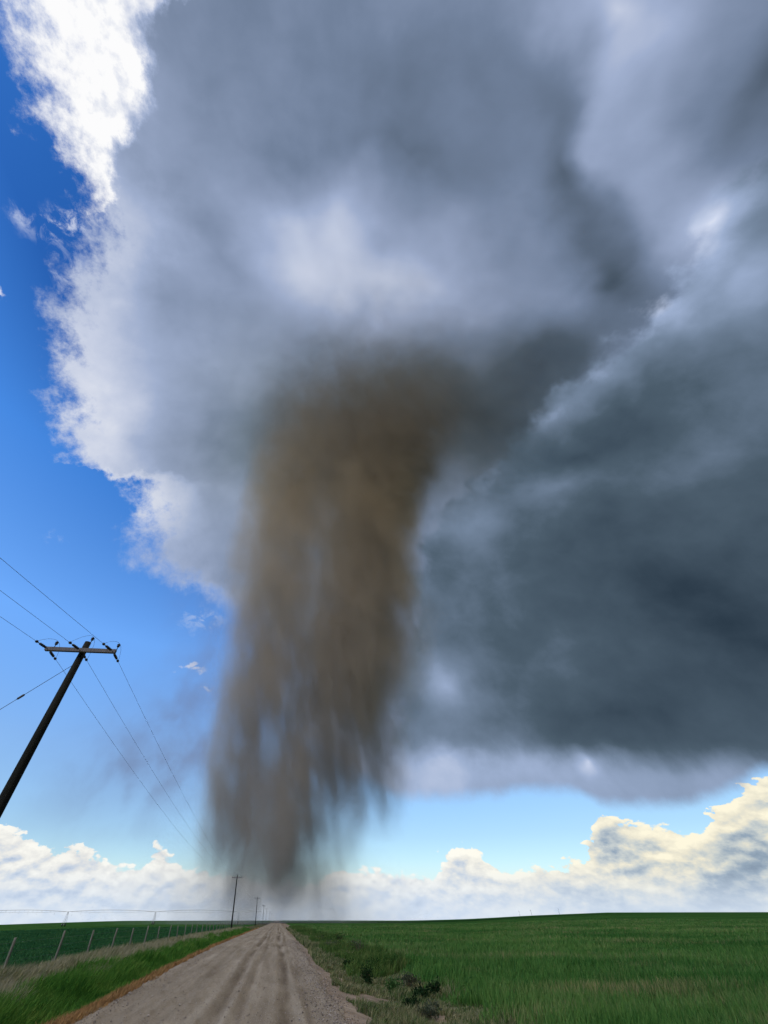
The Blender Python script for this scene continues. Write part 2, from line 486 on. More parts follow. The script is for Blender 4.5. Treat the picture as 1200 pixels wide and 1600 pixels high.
tag(ground, kind='structure')

# road: gravel sheet with wheel ruts and loose windrows
RUTS = [(-2.55, .20, .02), (-1.25, .17, .05), (-0.72, .12, .03), (0.30, .20, .055), (0.78, .12, .035), (-3.5, .22, .012)]
def wob(y, k):
    return 0.10 * np.sin(y * 0.11 + k * 1.7) + 0.05 * np.sin(y * 0.31 + k)
def road_z(X, Y):
    edgeL = ROAD_L + 0.10 * np.sin(Y * 0.9) + 0.07 * np.sin(Y * 2.3 + 1)
    edgeR = ROAD_R + 0.10 * np.sin(Y * 0.8 + 2) + 0.07 * np.sin(Y * 2.1)
    z = H(X, Y) + 0.012
    for k, (x0, w, dpt) in enumerate(RUTS):
        dxx = (X - x0 - wob(Y, k)) / w
        z = z - dpt * np.exp(-dxx ** 2) + dpt * 0.55 * np.exp(-((np.abs(dxx) - 1.7) / 0.6) ** 2)
    z = z + 0.05 * np.exp(-((X - ROAD_R + 0.30) / .22) ** 2) + 0.04 * np.exp(-((X - ROAD_L - 0.35) / .3) ** 2)
    z = z + 0.010 * np.sin(X * 9 + np.sin(Y * 1.3) * 2) * np.sin(Y * 2.2 + X) + 0.006 * np.sin(X * 21 + Y * 5.1)
    return np.where((X < edgeL) | (X > edgeR), H(X, Y) - 0.08, z)
m_road, g, go = material('gravel')
pos = g.n('ShaderNodeTexCoord').outputs['Object']
rx_, ry_, rz_ = g.sep(pos)
st = g.vm('MULTIPLY', pos, (1.0, 0.06, 1.0))
n_str = g.noise(st, 2.4, 5, 0.6)
n_big = g.noise(g.vm('MULTIPLY', pos, (1.0, 0.3, 1.0)), 0.7, 4, 0.6)
n_grit = g.noise(pos, 26.0, 4, 0.75)
vor = g.n('ShaderNodeTexVoronoi', {'Vector': pos, 'Scale': 24.0, 'Randomness': 1.0}, feature='F1')
stone = vor.outputs['Distance']
sc_ = g.sep(vor.outputs['Color'])[0]
mixv = g.add(g.add(g.mul(n_str, 0.40), g.mul(n_big, 0.25)), g.mul(n_grit, 0.35))
rc = g.ramp(mixv, [(0.30, (.105, .078, .052)), (0.46, (.205, .166, .120)), (0.56, (.280, .234, .174)), (0.70, (.410, .352, .275))])
rc = g.mix(g.mul(g.ss(sc_, 0.72, 0.95), g.ss(stone, 0.42, 0.12)), rc, (.36, .32, .29, 1))
rc = g.mix(g.mul(g.ss(sc_, 0.25, 0.05), g.ss(stone, 0.42, 0.12)), rc, (.055, .045, .042, 1))
track = None
for k, (x0, w, dpt) in enumerate(RUTS):
    xx = g.add(rx_, -x0)
    wv = g.mul(g.m('SINE', g.mad(ry_, 0.11, k * 1.7)), -0.10)
    dd = g.m('ABSOLUTE', g.mad(g.sub(n_str, 0.5), 0.35, g.add(xx, wv)))
    t_ = g.mul(g.ss(dd, 0.0, w * 1.5, 1.0, 0.0), dpt * 14)
    track = t_ if track is None else g.m('MAXIMUM', track, t_)
brk = g.ss(g.noise(g.vm('MULTIPLY', pos, (0.6, 0.12, 1.0)), 1.0, 4, 0.6), 0.36, 0.6)
rc = g.mix(g.mul(g.mul(track, brk), 1.0), rc, g.mix(1.0, rc, (.34, .30, .27, 1), 'MULTIPLY'))
hgt = g.add(g.mul(n_grit, 0.6), g.mul(g.ss(stone, 0.0, 0.5, 1.0, 0.0), 0.5))
bmp = g.n('ShaderNodeBump', {'Height': hgt, 'Strength': 0.9, 'Distance': 0.035}).outputs[0]
bsdf(g, go, rc, 1.0, spec=0.03, normal=bmp)
road = grid_obj('road', np.arange(ROAD_L - .3, ROAD_R + .31, 0.07), spaced(-120, 3500, 9, 46, 0.16, 1.07), road_z, m_road)
tag(road, kind='structure')

# ------------------------------------------------------------------ grass and crop blades
AZ0, AZ1 = R(-38), R(50)
def ring_points(n0, r0, r1, p=1.5, az=(AZ0, AZ1)):
    """points in the wedge of ground in view, thinning with distance"""
    rr = np.linspace(r0, r1, 400)
    dens = n0 * (15.0 / rr) ** p * rr
    cdf = np.concatenate([[0], np.cumsum((dens[1:] + dens[:-1]) / 2 * np.diff(rr))])
    N = int(cdf[-1] * (az[1] - az[0]))
    r = np.interp(rng.random(N) * cdf[-1], cdf, rr)
    a = az[0] + rng.random(N) * (az[1] - az[0])
    return np.sin(a) * r, np.cos(a) * r, r

def vnoise(x, y, s, seed=0):
    """cheap smooth value noise"""
    r = np.random.default_rng(seed).random((64, 64))
    u, v = x * s, y * s
    i, j = np.floor(u).astype(int), np.floor(v).astype(int)
    fu, fv = u - i, v - j
    fu, fv = fu * fu * (3 - 2 * fu), fv * fv * (3 - 2 * fv)
    A = lambda a, b: r[a % 64, b % 64]
    return (A(i, j) * (1 - fu) + A(i + 1, j) * fu) * (1 - fv) + (A(i, j + 1) * (1 - fu) + A(i + 1, j + 1) * fu) * fv

def blades(name, x, y, h, w, lean, mat, label, cat='grass'):
    n = len(x)
    z = H(x, y) - 0.02
    yaw = rng.random(n) * 2 * np.pi
    ux, uy = np.cos(yaw), np.sin(yaw)
    la = rng.normal(0, 1, n) * 0.8 + 0.6
    lx, ly = np.cos(la) * lean * h, np.sin(la) * lean * h * rng.choice([-1, 1], n)
    V = np.zeros((n, 5, 3), np.float32)
    b = np.stack([x, y, z], 1)
    side = np.stack([ux, uy, 0 * ux], 1) * (w / 2)[:, None]
    mid = b + np.stack([lx * .35, ly * .35, h * .55], 1)
    tip = b + np.stack([lx, ly, h * np.clip(1 - np.abs(lean) * .25, .5, 1)], 1)
    V[:, 0], V[:, 1], V[:, 2], V[:, 3], V[:, 4] = b - side * .7, b + side * .7, mid + side, mid - side, tip
    base = (np.arange(n) * 5)[:, None]
    quads = (base + np.array([[0, 1, 2, 3]])).ravel()
    tris = (base + np.array([[3, 2, 4]])).ravel()
    me = bpy.data.meshes.new(name)
    me.vertices.add(n * 5); me.vertices.foreach_set('co', V.ravel())
    me.loops.add(n * 7); me.loops.foreach_set('vertex_index', np.concatenate([quads, tris]).astype(np.int32))
    me.polygons.add(n * 2)
    me.polygons.foreach_set('loop_start', np.concatenate([np.arange(n) * 4, n * 4 + np.arange(n) * 3]).astype(np.int32))
    me.update(calc_edges=True)
    me.materials.append(mat)
    o = bpy.data.objects.new(name, me)
    COL.objects.link(o)
    tag(o, label, cat, kind='stuff')
    return o

def grass_mat(name, cols, nscale=0.5, transl=0.35, spread=0.5, stretch=(1, 1, 1), patch=None):
    m, g, out = material(name)
    pos = g.n('ShaderNodeTexCoord').outputs['Object']
    isl = g.n('ShaderNodeNewGeometry').outputs['Random Per Island']
    nz = g.noise(g.vm('MULTIPLY', pos, stretch), nscale, 4, 0.6)
    f = g.add(g.mul(g.ss(nz, 0.28, 0.72), 1 - spread), g.mul(isl, spread))
    k = len(cols) - 1
    c = g.ramp(f, [(i / k, tuple(cc)) for i, cc in enumerate(cols)])
    if patch:                                       # thin, dried-out patches in the stand
        pn = g.noise(g.vm('MULTIPLY', pos, (0.55, 0.9, 1.0)), 0.22, 5, 0.62, 0.5)
        pn2 = g.noise(g.vm('MULTIPLY', pos, (0.12, 1.0, 1.0)), 0.5, 4, 0.6)
        pf = g.mul(g.ss(g.add(g.mul(pn, 0.6), g.mul(pn2, 0.4)), 0.51, 0.62), g.ss(isl, 0.1, 0.6))
        c = g.mix(g.mul(pf, 0.75), c, patch)
        c = g.mix(1.0, c, g.ramp(g.noise(pos, 0.07, 3, 0.5), [(0.35, (.78, .86, .8)), (0.65, (1.25, 1.12, 1.1))]), 'MULTIPLY')
    d = g.n('ShaderNodeBsdfDiffuse', {'Color': c})
    t = g.n('ShaderNodeBsdfTranslucent', {'Color': c})
    mx = g.n('ShaderNodeMixShader', {0: transl, 1: d.outputs[0], 2: t.outputs[0]})
    g.t.links.new(mx.outputs[0], out.inputs[0])
    return m

if True:
    m_crop = grass_mat('crop_green', [(.026, .085, .020), (.046, .130, .028), (.075, .175, .040), (.12, .21, .060), (.27, .24, .12)], 0.16, 0.3, 0.45, (0.35, 1.3, 1), (.26, .22, .11, 1))
    x, y, r = ring_points(520, 11, 190, 1.65, (R(-2), AZ1))
    bound = 5.0 + 1.5 * (vnoise(x, y, .35, 1) - .5) + 0.9 * (vnoise(x, y, 1.3, 2) - .5)
    k = x > bound
    x, y, r = x[k], y[k], r[k]
    h = (0.26 + 0.16 * vnoise(x, y, .25, 3) + 0.10 * vnoise(x, y, 1.1, 4)) * rng.uniform(.6, 1.25, len(x)) * sstep(x, 4.4, 6.2).clip(.35, 1)
    blades('field_crop', x, y, h, np.maximum(.014, .0012 * r) * rng.uniform(.6, 1.4, len(x)), rng.uniform(.1, .6, len(x)), m_crop,
           'dense green young cereal crop filling the field to the right of the road', 'crop')
    m_cropl = grass_mat('crop_left', [(.018, .075, .030), (.030, .105, .038), (.048, .13, .046), (.08, .16, .06)], 0.15, 0.3, 0.5)
    x, y, r = ring_points(300, 20, 230, 1.6, (AZ0, R(-3)))
    k = x < -12.9
    x, y, r = x[k], y[k], r[k]
    h = (0.20 + 0.08 * vnoise(x, y, .3, 5)) * rng.uniform(.6, 1.2, len(x))
    blades('field_crop', x, y, h, np.maximum(.014, .0012 * r) * rng.uniform(.6, 1.4, len(x)), rng.uniform(.1, .5, len(x)), m_cropl,
           'short dark green crop in the field behind the wire fence', 'crop')
    # left verge, from the road outwards: rusty dry weeds, green grass, tall pale grass by the fence
    m_dry = grass_mat('rusty_weeds', [(.13, .065, .025), (.27, .145, .06), (.38, .22, .095), (.18, .16, .05)], 0.9, 0.3, 0.6)
    x, y, r = ring_points(900, 11, 130, 1.3, (AZ0, R(0)))
    b1 = -5.35 + 0.5 * (vnoise(x, y, .4, 6) - .5) + .3 * (vnoise(x, y, 1.7, 16) - .5)
    b0 = -4.35 + 0.35 * (vnoise(x, y, .9, 8) - .5)
    k = (x < b0) & (x > b1)
    x, y, r = x[k], y[k], r[k]
    h = rng.uniform(.06, .22, len(x)) * (0.5 + vnoise(x, y, .6, 9))
    blades('dry_weeds', x, y, h, np.maximum(.012, .0010 * r), rng.uniform(.2, .9, len(x)), m_dry,
           'strip of rusty orange dry weeds along the left road edge', 'weeds')
    m_vg = grass_mat('verge_green', [(.022, .080, .012), (.050, .145, .022), (.095, .205, .034), (.19, .26, .06)], 0.35, 0.35, 0.55)
    x, y, r = ring_points(620, 11, 150, 1.3, (AZ0, R(0)))
    b1 = -9.3 + 1.2 * (vnoise(x, y, .3, 10) - .5)
    k = (x < -5.15 + .5 * (vnoise(x, y, .5, 11) - .5)) & (x > b1)
    x, y, r = x[k], y[k], r[k]
    h = (0.16 + 0.42 * sstep(-x, 6.3, 7.8)) * rng.uniform(.5, 1.25, len(x)) * (0.7 + .6 * vnoise(x, y, .5, 12))
    blades('verge_grass', x, y, h, np.maximum(.014, .0011 * r), rng.uniform(.15, .8, len(x)), m_vg,
           'lush green grass filling the ditch beside the gravel road', 'grass')
    m_pl = grass_mat('pale_grass', [(.07, .11, .03), (.18, .18, .08), (.29, .26, .145), (.38, .34, .22), (.43, .38, .28)], 0.6, 0.35, 0.6)
    x, y, r = ring_points(520, 13, 170, 1.3, (AZ0, R(0)))
    k = (x < -8.7 + 1.4 * (vnoise(x, y, .45, 13) - .5)) & (x > -13.0)
    x, y, r = x[k], y[k], r[k]
    h = (0.30 + 0.35 * vnoise(x, y, .7, 14)) * rng.uniform(.55, 1.3, len(x))
    blades('pale_grass', x, y, h, np.maximum(.012, .0010 * r), rng.uniform(.2, .8, len(x)), m_pl,
           'tall pale straw-coloured grass along the foot of the wire fence', 'grass')
    # right verge: sparse olive and straw tufts on bare dirt
    m_rv = grass_mat('verge_scrub', [(.035, .080, .022), (.075, .120, .038), (.15, .165, .07), (.28, .25, .14), (.10, .11, .045)], 0.8, 0.35, 0.6)
    x, y, r = ring_points(1100, 11, 130, 1.3, (R(0), R(35)))
    k = (x > 1.85 + .5 * vnoise(x, y, .8, 20)) & (x < 6.0) & (vnoise(x, y, .9, 21) * .6 + vnoise(x, y, 2.6, 22) * .5 + 0.10 * (x - 2.5) + sstep(y, 18, 30) * .4 > .54)
    x, y, r = x[k], y[k], r[k]
    h = (0.05 + 0.22 * vnoise(x, y, 1.2, 23) ** 1.5 + .10 * sstep(y, 22, 40)) * rng.uniform(.5, 1.4, len(x))
    blades('verge_scrub', x, y, h, np.maximum(.013, .0011 * r), rng.uniform(.2, 1.0, len(x)), m_rv,
           'sparse olive and straw tufts on the dirt verge right of the road', 'grass')

    m_rl = grass_mat('verge_olive', [(.022, .060, .014), (.050, .105, .024), (.090, .140, .036), (.16, .17, .06)], 0.5, 0.35, 0.5)
    x, y, r = ring_points(520, 18, 150, 1.3, (R(0), R(25)))
    k = (x > 2.7 + 1.2 * vnoise(x, y, .3, 31)) & (x < 6.0) & (y > 22 + 6 * vnoise(x, y, .5, 32))
    x, y, r = x[k], y[k], r[k]
    h = (0.22 + 0.40 * vnoise(x, y, .45, 33) * sstep(y, 22, 27)) * rng.uniform(.5, 1.25, len(x))
    blades('verge_weeds', x, y, h, np.maximum(.014, .0012 * r), rng.uniform(.2, .8, len(x)), m_rl,
           'thick olive-green weeds between the gravel road and the crop', 'weeds')

# loose stones along the road
m_stone, g, go = material('pebble')
isl = g.n('ShaderNodeNewGeometry').outputs['Random Per Island']
bsdf(g, go, g.ramp(isl, [(0, (.10, .08, .065)), (.5, (.19, .155, .13)), (1, (.31, .265, .225))]), 0.9, spec=.2)
n = 9000
yy = 10 + 40 * rng.random(n) ** 1.6
xx = np.where(rng.random(n) < .62, ROAD_R - .25 + rng.normal(0, .32, n), np.where(rng.random(n) < .5, ROAD_L + .35 + rng.normal(0, .3, n), rng.uniform(ROAD_L + .2, ROAD_R, n)))
sz = rng.lognormal(-4.3, .38, n).clip(.008, .035)
zz = np.maximum(H(xx, yy), road_z(xx, yy)) + sz * .3
octa = np.array([[1, 0, 0], [0, 1, 0], [-1, 0, 0], [0, -1, 0], [0, 0, .7], [0, 0, -.7]])
of = np.array([[0, 1, 4], [1, 2, 4], [2, 3, 4], [3, 0, 4], [1, 0, 5], [2, 1, 5], [3, 2, 5], [0, 3, 5]])
V = octa[None] * (sz[:, None, None] * rng.uniform(.6, 1.3, (n, 6, 1)))
an = rng.random(n) * 6.28
ca, sa = np.cos(an)[:, None], np.sin(an)[:, None]
V = np.stack([V[..., 0] * ca - V[..., 1] * sa, V[..., 0] * sa + V[..., 1] * ca, V[..., 2]], -1) + np.stack([xx, yy, zz], 1)[:, None]
stones = mesh_obj('loose_gravel', V.reshape(-1, 3).tolist(), (of[None] + (np.arange(n) * 6)[:, None, None]).reshape(-1, 3).tolist(), m_stone)
tag(stones, 'loose grey and brown stones scattered along the road edges', 'gravel', kind='stuff')

# ------------------------------------------------------------------ shrubs on the right verge
m_shrub = grass_mat('shrub_leaf', [(.010, .026, .010), (.020, .045, .016), (.036, .066, .024)], 6.0, 0.25, 0.8)
m_shrub2 = grass_mat('shrub_leaf_light', [(.035, .085, .025), (.06, .13, .035), (.10, .18, .06)], 6.0, 0.3, 0.8)
m_shrub3 = grass_mat('shrub_leaf_grey', [(.05, .065, .035), (.085, .10, .06), (.14, .14, .085)], 6.0, 0.3, 0.8)
m_stem, g, go = material('shrub_stem')
bsdf(g, go, (.09, .06, .035, 1), .9)
def shrub(x, y, w, h, mat, label, group=None, nl=420):
    z = float(H(x, y))
    t = empty('shrub', (x, y, z - .01))
    tag(t, label, 'shrub', group)
    mb = MB()
    tips = []
    for i in range(9):
        a = i * 2.4 + random.random(); rr = w * .42 * random.uniform(.3, 1)
        tip = Vector((math.cos(a) * rr, math.sin(a) * rr, h * random.uniform(.5, .95)))
        mb.tube([(0, 0, 0), tip * .5 + Vector((0, 0, h * .12)), tip], [.012, .008, .004], 5)
        tips.append(tip)
    mb.build('stem', m_stem, t)
    lf = MB()
    for i in range(nl):
        c = random.choice(tips)
        p = c * random.uniform(.55, 1.05) + Vector([random.gauss(0, w * .11) for _ in range(2)] + [random.gauss(0, h * .10)])
        p.z = max(p.z, .02)
        d = Vector((random.gauss(0, 1), random.gauss(0, 1), random.gauss(.5, .7))).normalized()
        s_ = d.cross(Vector((random.random(), random.random(), random.random()))).normalized()
        L_ = random.uniform(.05, .11)
        lf.add([p, p + d * L_ * .5 + s_ * L_ * .22, p + d * L_, p + d * L_ * .5 - s_ * L_ * .22], [(0, 1, 2, 3)])
    lf.build('foliage', mat, t)
    return t
def gpt(px, py, h=0.0):
    d = pdir(px, py)
    k = -(EYE + .22 - h) / d.z
    return d.x * k, d.y * k
for (px, py, w, h, mt, lab, grp) in [
    (575, 1543, .55, .50, m_shrub, 'small round dark green shrub alone on the bare dirt verge', None),
    (545, 1518, .40, .36, m_shrub, 'small dark green shrub at the road end of the verge thicket', None),
    (583, 1520, .95, .42, m_shrub, 'wide low dark green shrub at the thicket corner facing bare dirt', None),
    (560, 1496, 1.3, .75, m_shrub3, 'tallest bushy olive shrub of the verge thicket, on its crop side', 'olive shrubs of the thicket'),
    (520, 1486, 1.2, .6, m_shrub3, 'lower bushy olive shrub of the verge thicket, on its road side', 'olive shrubs of the thicket'),
    (505, 1470, 1.2, .6, m_shrub, 'dark green shrub behind the thicket, beside the gravel road', 'dark shrubs behind the thicket'),
    (530, 1472, 1.3, .6, m_shrub, 'dark green shrub behind the thicket, against the crop', 'dark shrubs behind the thicket'),
    (615, 1552, .6, .34, m_shrub2, 'fresh light green leafy weed among straw on the dirt verge', None),
    (660, 1566, .7, .30, m_shrub, 'broadest of three low dark green weeds at the crop edge', 'low dark weeds at the crop edge'),
    (682, 1562, .5, .34, m_shrub, 'dark green weed touching the crop, tallest of three', 'low dark weeds at the crop edge'),
    (645, 1578, .5, .26, m_shrub, 'flattest of three dark green weeds, on the dirt side', 'low dark weeds at the crop edge'),
    (640, 1545, .8, .34, m_shrub3, 'grey-olive scrubby weed beside the fresh light green one', 'grey-olive weeds on the dirt'),
    (670, 1590, .7, .26, m_shrub3, 'flat grey-olive scrubby weed on the road side of the dark weeds', 'grey-olive weeds on the dirt'),
]:
    x_, y_ = gpt(px, py)
    shrub(x_, y_, w, h, mt, lab, grp, 300 if y_ > 26 else 420)

# ------------------------------------------------------------------ weathered wood, metal, porcelain
def wood_mat(name, c0, c1):
    m, g, go = material(name)
    pos = g.n('ShaderNodeTexCoord').outputs['Object']
    nz = g.noise(g.vm('MULTIPLY', pos, (9, 9, 0.7)), 3.0, 5, 0.65)
    bmp = g.n('ShaderNodeBump', {'Height': nz, 'Strength': 0.5, 'Distance': 0.01}).outputs[0]
    bsdf(g, go, g.ramp(nz, [(.3, c0), (.7, c1)]), .9, spec=.15, normal=bmp)
    return m
m_pole = wood_mat('pole_wood', (.006, .0065, .005), (.018, .018, .014))
m_arm = wood_mat('crossarm_wood', (.10, .088, .088), (.20, .18, .18))
m_post = wood_mat('post_wood', (.085, .085, .065), (.20, .195, .155))
m_ins, g, go = material('insulator_polymer'); bsdf(g, go, (.018, .016, .018, 1), .5, spec=.4)
m_wire, g, go = material('weathered_wire'); bsdf(g, go, (.10, .105, .115, 1), .6, 0.6)
m_steel, g, go = material('galvanised_steel')
nz = g.noise(g.n('ShaderNodeTexCoord').outputs['Object'], 6.0, 4, .6)
bsdf(g, go, g.ramp(nz, [(.3, (.22, .23, .24)), (.7, (.38, .39, .40))]), .55, .7)
m_tyre, g, go = material('tyre_rubber'); bsdf(g, go, (.02, .02, .02, 1), .9)

POLE_H = 9.35
ARM_Z = 8.93
ARM_HALF = 1.32
def strain(mb_rod, mb_disc, a, d):
    """dead-end insulator: rod with sheds from a along d"""
    a, d = Vector(a), Vector(d).normalized()
    mb_rod.tube([a, a + d * .62], .014, 6)
    mb_disc.lathe([(.02, .12), (.045, .13), (.045, .16), (.028, .18), (.028, .21), (.048, .22), (.048, .25), (.028, .27), (.028, .30), (.048, .31),
                   (.048, .34), (.028, .36), (.028, .39), (.045, .40), (.045, .43), (.02, .45)], 10, a, d)
    mb_disc.lathe([(.015, .55), (.045, .57), (.045, .64), (.015, .66)], 8, a, d)
    return a + d * .64

def pin(mb, base, h=.22):
    mb.lathe([(.014, 0), (.014, h * .45), (.05, h * .5), (.055, h * .62), (.035, h * .70), (.060, h * .76), (.060, h * .88), (.03, h), (.02, h + .01)], 10, base)

def utility_pole(x, y, label, dead_end=False, group=None, lean=(0, 0), height=POLE_H, back=None):
    z = float(H(x, y))
    t = empty('utility_pole', (x, y, z))
    tag(t, label, 'utility pole', group)
    k = height / POLE_H
    lx, ly = lean
    top = Vector((lx, ly, height))
    mb = MB().tube([Vector((0, 0, -.5)), top * .33, top * .66, top], [.175 * k + .01, .16, .14, .115], 12)
    mb.build('shaft', m_pole, t, True)
    c = top * (ARM_Z / POLE_H)
    arm = MB().box(c + Vector((0, -.19, 0)), (2 * ARM_HALF, .11, .14), .012)
    arm.build('crossarm', m_arm, t)
    br = MB()
    if not dead_end:
        br.tube([c + Vector((-.55, -.25, -.05)), c + Vector((0, -.17, -.55))], .014, 5)
        br.tube([c + Vector((.55, -.25, -.05)), c + Vector((0, -.17, -.55))], .014, 5)
    br.tube([c + Vector((0, -.27, 0)), c + Vector((0, .14, 0))], .016, 6)
    br.build('brace_hardware', m_steel, t)
    ends = {}
    for nm, ox in (('l', -ARM_HALF + .12), ('c', 0.0), ('r', ARM_HALF - .10)):
        if dead_end:
            zc = c + Vector((ox, -.19, 0))
            tipz = []
            for st_, dr_ in ((zc + Vector((0, .06, -.02)), Vector((0, 1, -.06))), (zc + Vector((0, -.06, -.02)), back)):
                rod, disc = MB(), MB()
                tipz.append(strain(rod, disc, st_, dr_))
                rod.build('rod', m_steel, disc.build('strain_insulator', m_ins, t, True))
            fwd, bk = tipz
            pb = zc + Vector((.10 if nm != 'l' else .16, 0, .07)) if nm != 'c' else top + Vector((.10, 0, -.02))
            disc = MB()
            pin(disc, pb, .24)
            ins = disc.build('pin_insulator', m_ins, t, True)
            if nm == 'c':
                MB().tube([top + Vector((.10, 0, -.45)), top + Vector((.10, 0, .0))], .018, 6).build('rod', m_steel, ins)
            j = pb + Vector((0, 0, .26))
            pts = []
            for i in range(13):
                u = i / 12
                p = (1 - u) ** 2 * bk + 2 * u * (1 - u) * (j * 2 - (bk + fwd) * .5) + u * u * fwd
                pts.append(p)
            MB().tube(pts, .005, 5).build('jumper_wire', m_wire, ins)
            ends[nm] = (Vector((x, y, z)) + bk, Vector((x, y, z)) + fwd)
        else:
            disc = MB()
            pb = c + Vector((ox, -.19, .07)) if nm != 'c' else top + Vector((0, 0, -.02))
            pin(disc, pb, .26)
            disc.build('insulator', m_ins, t, True)
            e = Vector((x, y, z)) + pb + Vector((0, 0, .24))
            ends[nm] = (e, e)
    return t, ends

pole_y = [15.0, 133.0, 268.0, 402.0, 520.0, 690.0, 880.0]
pole_px = {1: 357, 2: 400.5, 3: 415.5, 4: 421}
labels = ['tall dark wooden utility pole with guy wire and dead-end insulators at the fence',
          'slim wooden utility pole with crossarm standing in the grass by the road',
          'distant wooden utility pole at the end of the sprinkler boom',
          'faint far utility pole first beyond the sprinkler boom',
          'faint far utility pole second beyond the sprinkler boom',
          'tiny hazy utility pole near the road crest', 'tiny hazy utility pole near the road crest']
poles = []
back_dir = Vector((-.22, -1, -.05)).normalized()
p0 = pdir(128, 1013)
k0 = (ARM_Z - EYE + float(H(-9, 15))) / p0.z
pole_xy = [(p0.x * k0, p0.y * k0 + .19)]
for i in range(1, 7):
    xx_ = [None, -11.2, -11.0, -11.2, -11.6, -11.3, -11.3][i]
    pole_xy.append((xx_, pole_y[i]))
leans = [(0, 0), (-.10, 0), (-.12, 0), (-.05, 0), (.05, 0), (0, 0), (0, 0)]
for i, (x_, y_) in enumerate(pole_xy):
    poles.append(utility_pole(x_, y_, labels[i], i == 0, 'utility poles along the road' if i else None, leans[i], back=back_dir))
# guy wire of the near pole: part of the pole
t0 = poles[0][0]
ga, gb = Vector((0, 0, 8.55)), Vector((-4.4, -3.8, 0.0))
gb.z = float(H(pole_xy[0][0] - 4.4, pole_xy[0][1] - 3.8)) - float(H(*pole_xy[0])) - .05
gw = MB().tube([ga, ga.lerp(gb, .5), gb], .009, 5).build('guy_wire', m_wire, t0)
dg = (gb - ga).normalized()
MB().lathe([(.012, 0), (.035, .03), (.035, .2), (.012, .24)], 8, ga + dg * 1.75, dg).build('guy_insulator', m_ins, gw)
MB().tube([gb - dg * .1, gb + Vector((0, 0, .02)) - dg * .9], .03, 6).build('anchor_guard', m_steel, gw)

def wire(a, b, sag, label, group, rad=.0055, n=24):
    a, b = Vector(a), Vector(b)
    pts = [a.lerp(b, i / n) + Vector((0, 0, -sag * 4 * (i / n) * (1 - i / n))) for i in range(n + 1)]
    o = MB().tube(pts, rad, 5).build('power_line', m_wire)
    tag(o, label, 'power line', group)
for nm in 'lcr':
    side = {'l': 'fence end', 'c': 'middle', 'r': 'road end'}[nm]
    a = poles[0][1][nm][0]
    far = a + Vector((-.22, -1, 0)) * 95 + Vector((0, 0, .2))
    wire(far, a, 1.0, 'thin power line arriving overhead at the %s of the near crossarm' % side, 'power lines')
    for i in range(0, 4):
        a = poles[i][1][nm][1]; b = poles[i + 1][1][nm][0]
        lab = ['thin power line leaving the %s of the near crossarm toward the next pole' % side,
               'power line on the %s of the crossarms past the slim roadside pole' % side,
               'power line on the %s of the crossarms beyond the sprinkler boom' % side,
               'power line on the %s of the crossarms between the faint far poles' % side][i]
        wire(a, b, 1.6, lab, 'power lines', .0055 if i == 0 else .010)

# tiny poles on the far skyline of the right field
for px, y_ in ((814, 900.0), (833, 820.0), (877, 760.0)):
    d = pdir(px, 1436)
    x_ = d.x / d.y * y_
    utility_pole(x_, y_, 'tiny pole on the skyline of the right-hand crop field', False, 'poles on the field skyline', (0, 0), 7.0)

# ------------------------------------------------------------------ fence
FX = -12.5
fence = empty('wire_fence', (FX, 27.6, 0))
tag(fence, 'wire fence of leaning grey wooden posts between tall pale grass and field', 'fence')
post_y = [22.4, 27.6, 33.2, 38.3, 43.4, 48.6, 53.6, 59.0, 64.6] + [64.6 + 5.4 * i for i in range(1, 26)]
post_meshes = []
tops = []
for i in range(4):
    hgt = [1.42, 1.36, 1.46, 1.39][i]
    jit = [Vector((random.uniform(-.012, .012), random.uniform(-.012, .012), 0)) for _ in range(5)]
    mb = MB().tube([Vector((0, 0, -.35)), Vector((0, 0, hgt * .3)) + jit[0], Vector((0, 0, hgt * .65)) + jit[1], Vector((0, 0, hgt - .02)) + jit[2], Vector((0, 0, hgt)) + jit[2]],
                   [.068, .066, .064, .060, .045], 9)
    me = bpy.data.meshes.new('post'); me.from_pydata(mb.v, [], mb.f); me.materials.append(m_post)
    me.polygons.foreach_set('use_smooth', [len(p.vertices) == 4 for p in me.polygons])
    post_meshes.append((me, hgt))
for i, y_ in enumerate(post_y):
    me, hgt = post_meshes[i % 4]
    o = bpy.data.objects.new('post', me); COL.objects.link(o); o.parent = fence
    zb = float(H(FX, y_))
    o.location = (0, y_ - 27.6, zb)
    tx, ty = random.gauss(0.03, .04), random.gauss(0, .05)
    o.rotation_euler = (ty, tx, random.random() * 6)
    tops.append((Vector((0, y_ - 27.6, zb)), hgt, tx, ty))
for hh in (.35, .65, .95, 1.22):
    mb = MB()
    pts = [b + Vector((math.sin(tx) * hh + .07, -math.sin(ty) * hh, hh)) for b, hg, tx, ty in tops]
    mb.tube([Vector((0.07, -40, pts[0].z))] + pts, .003, 4)
    mb.build('wire', m_wire, fence)

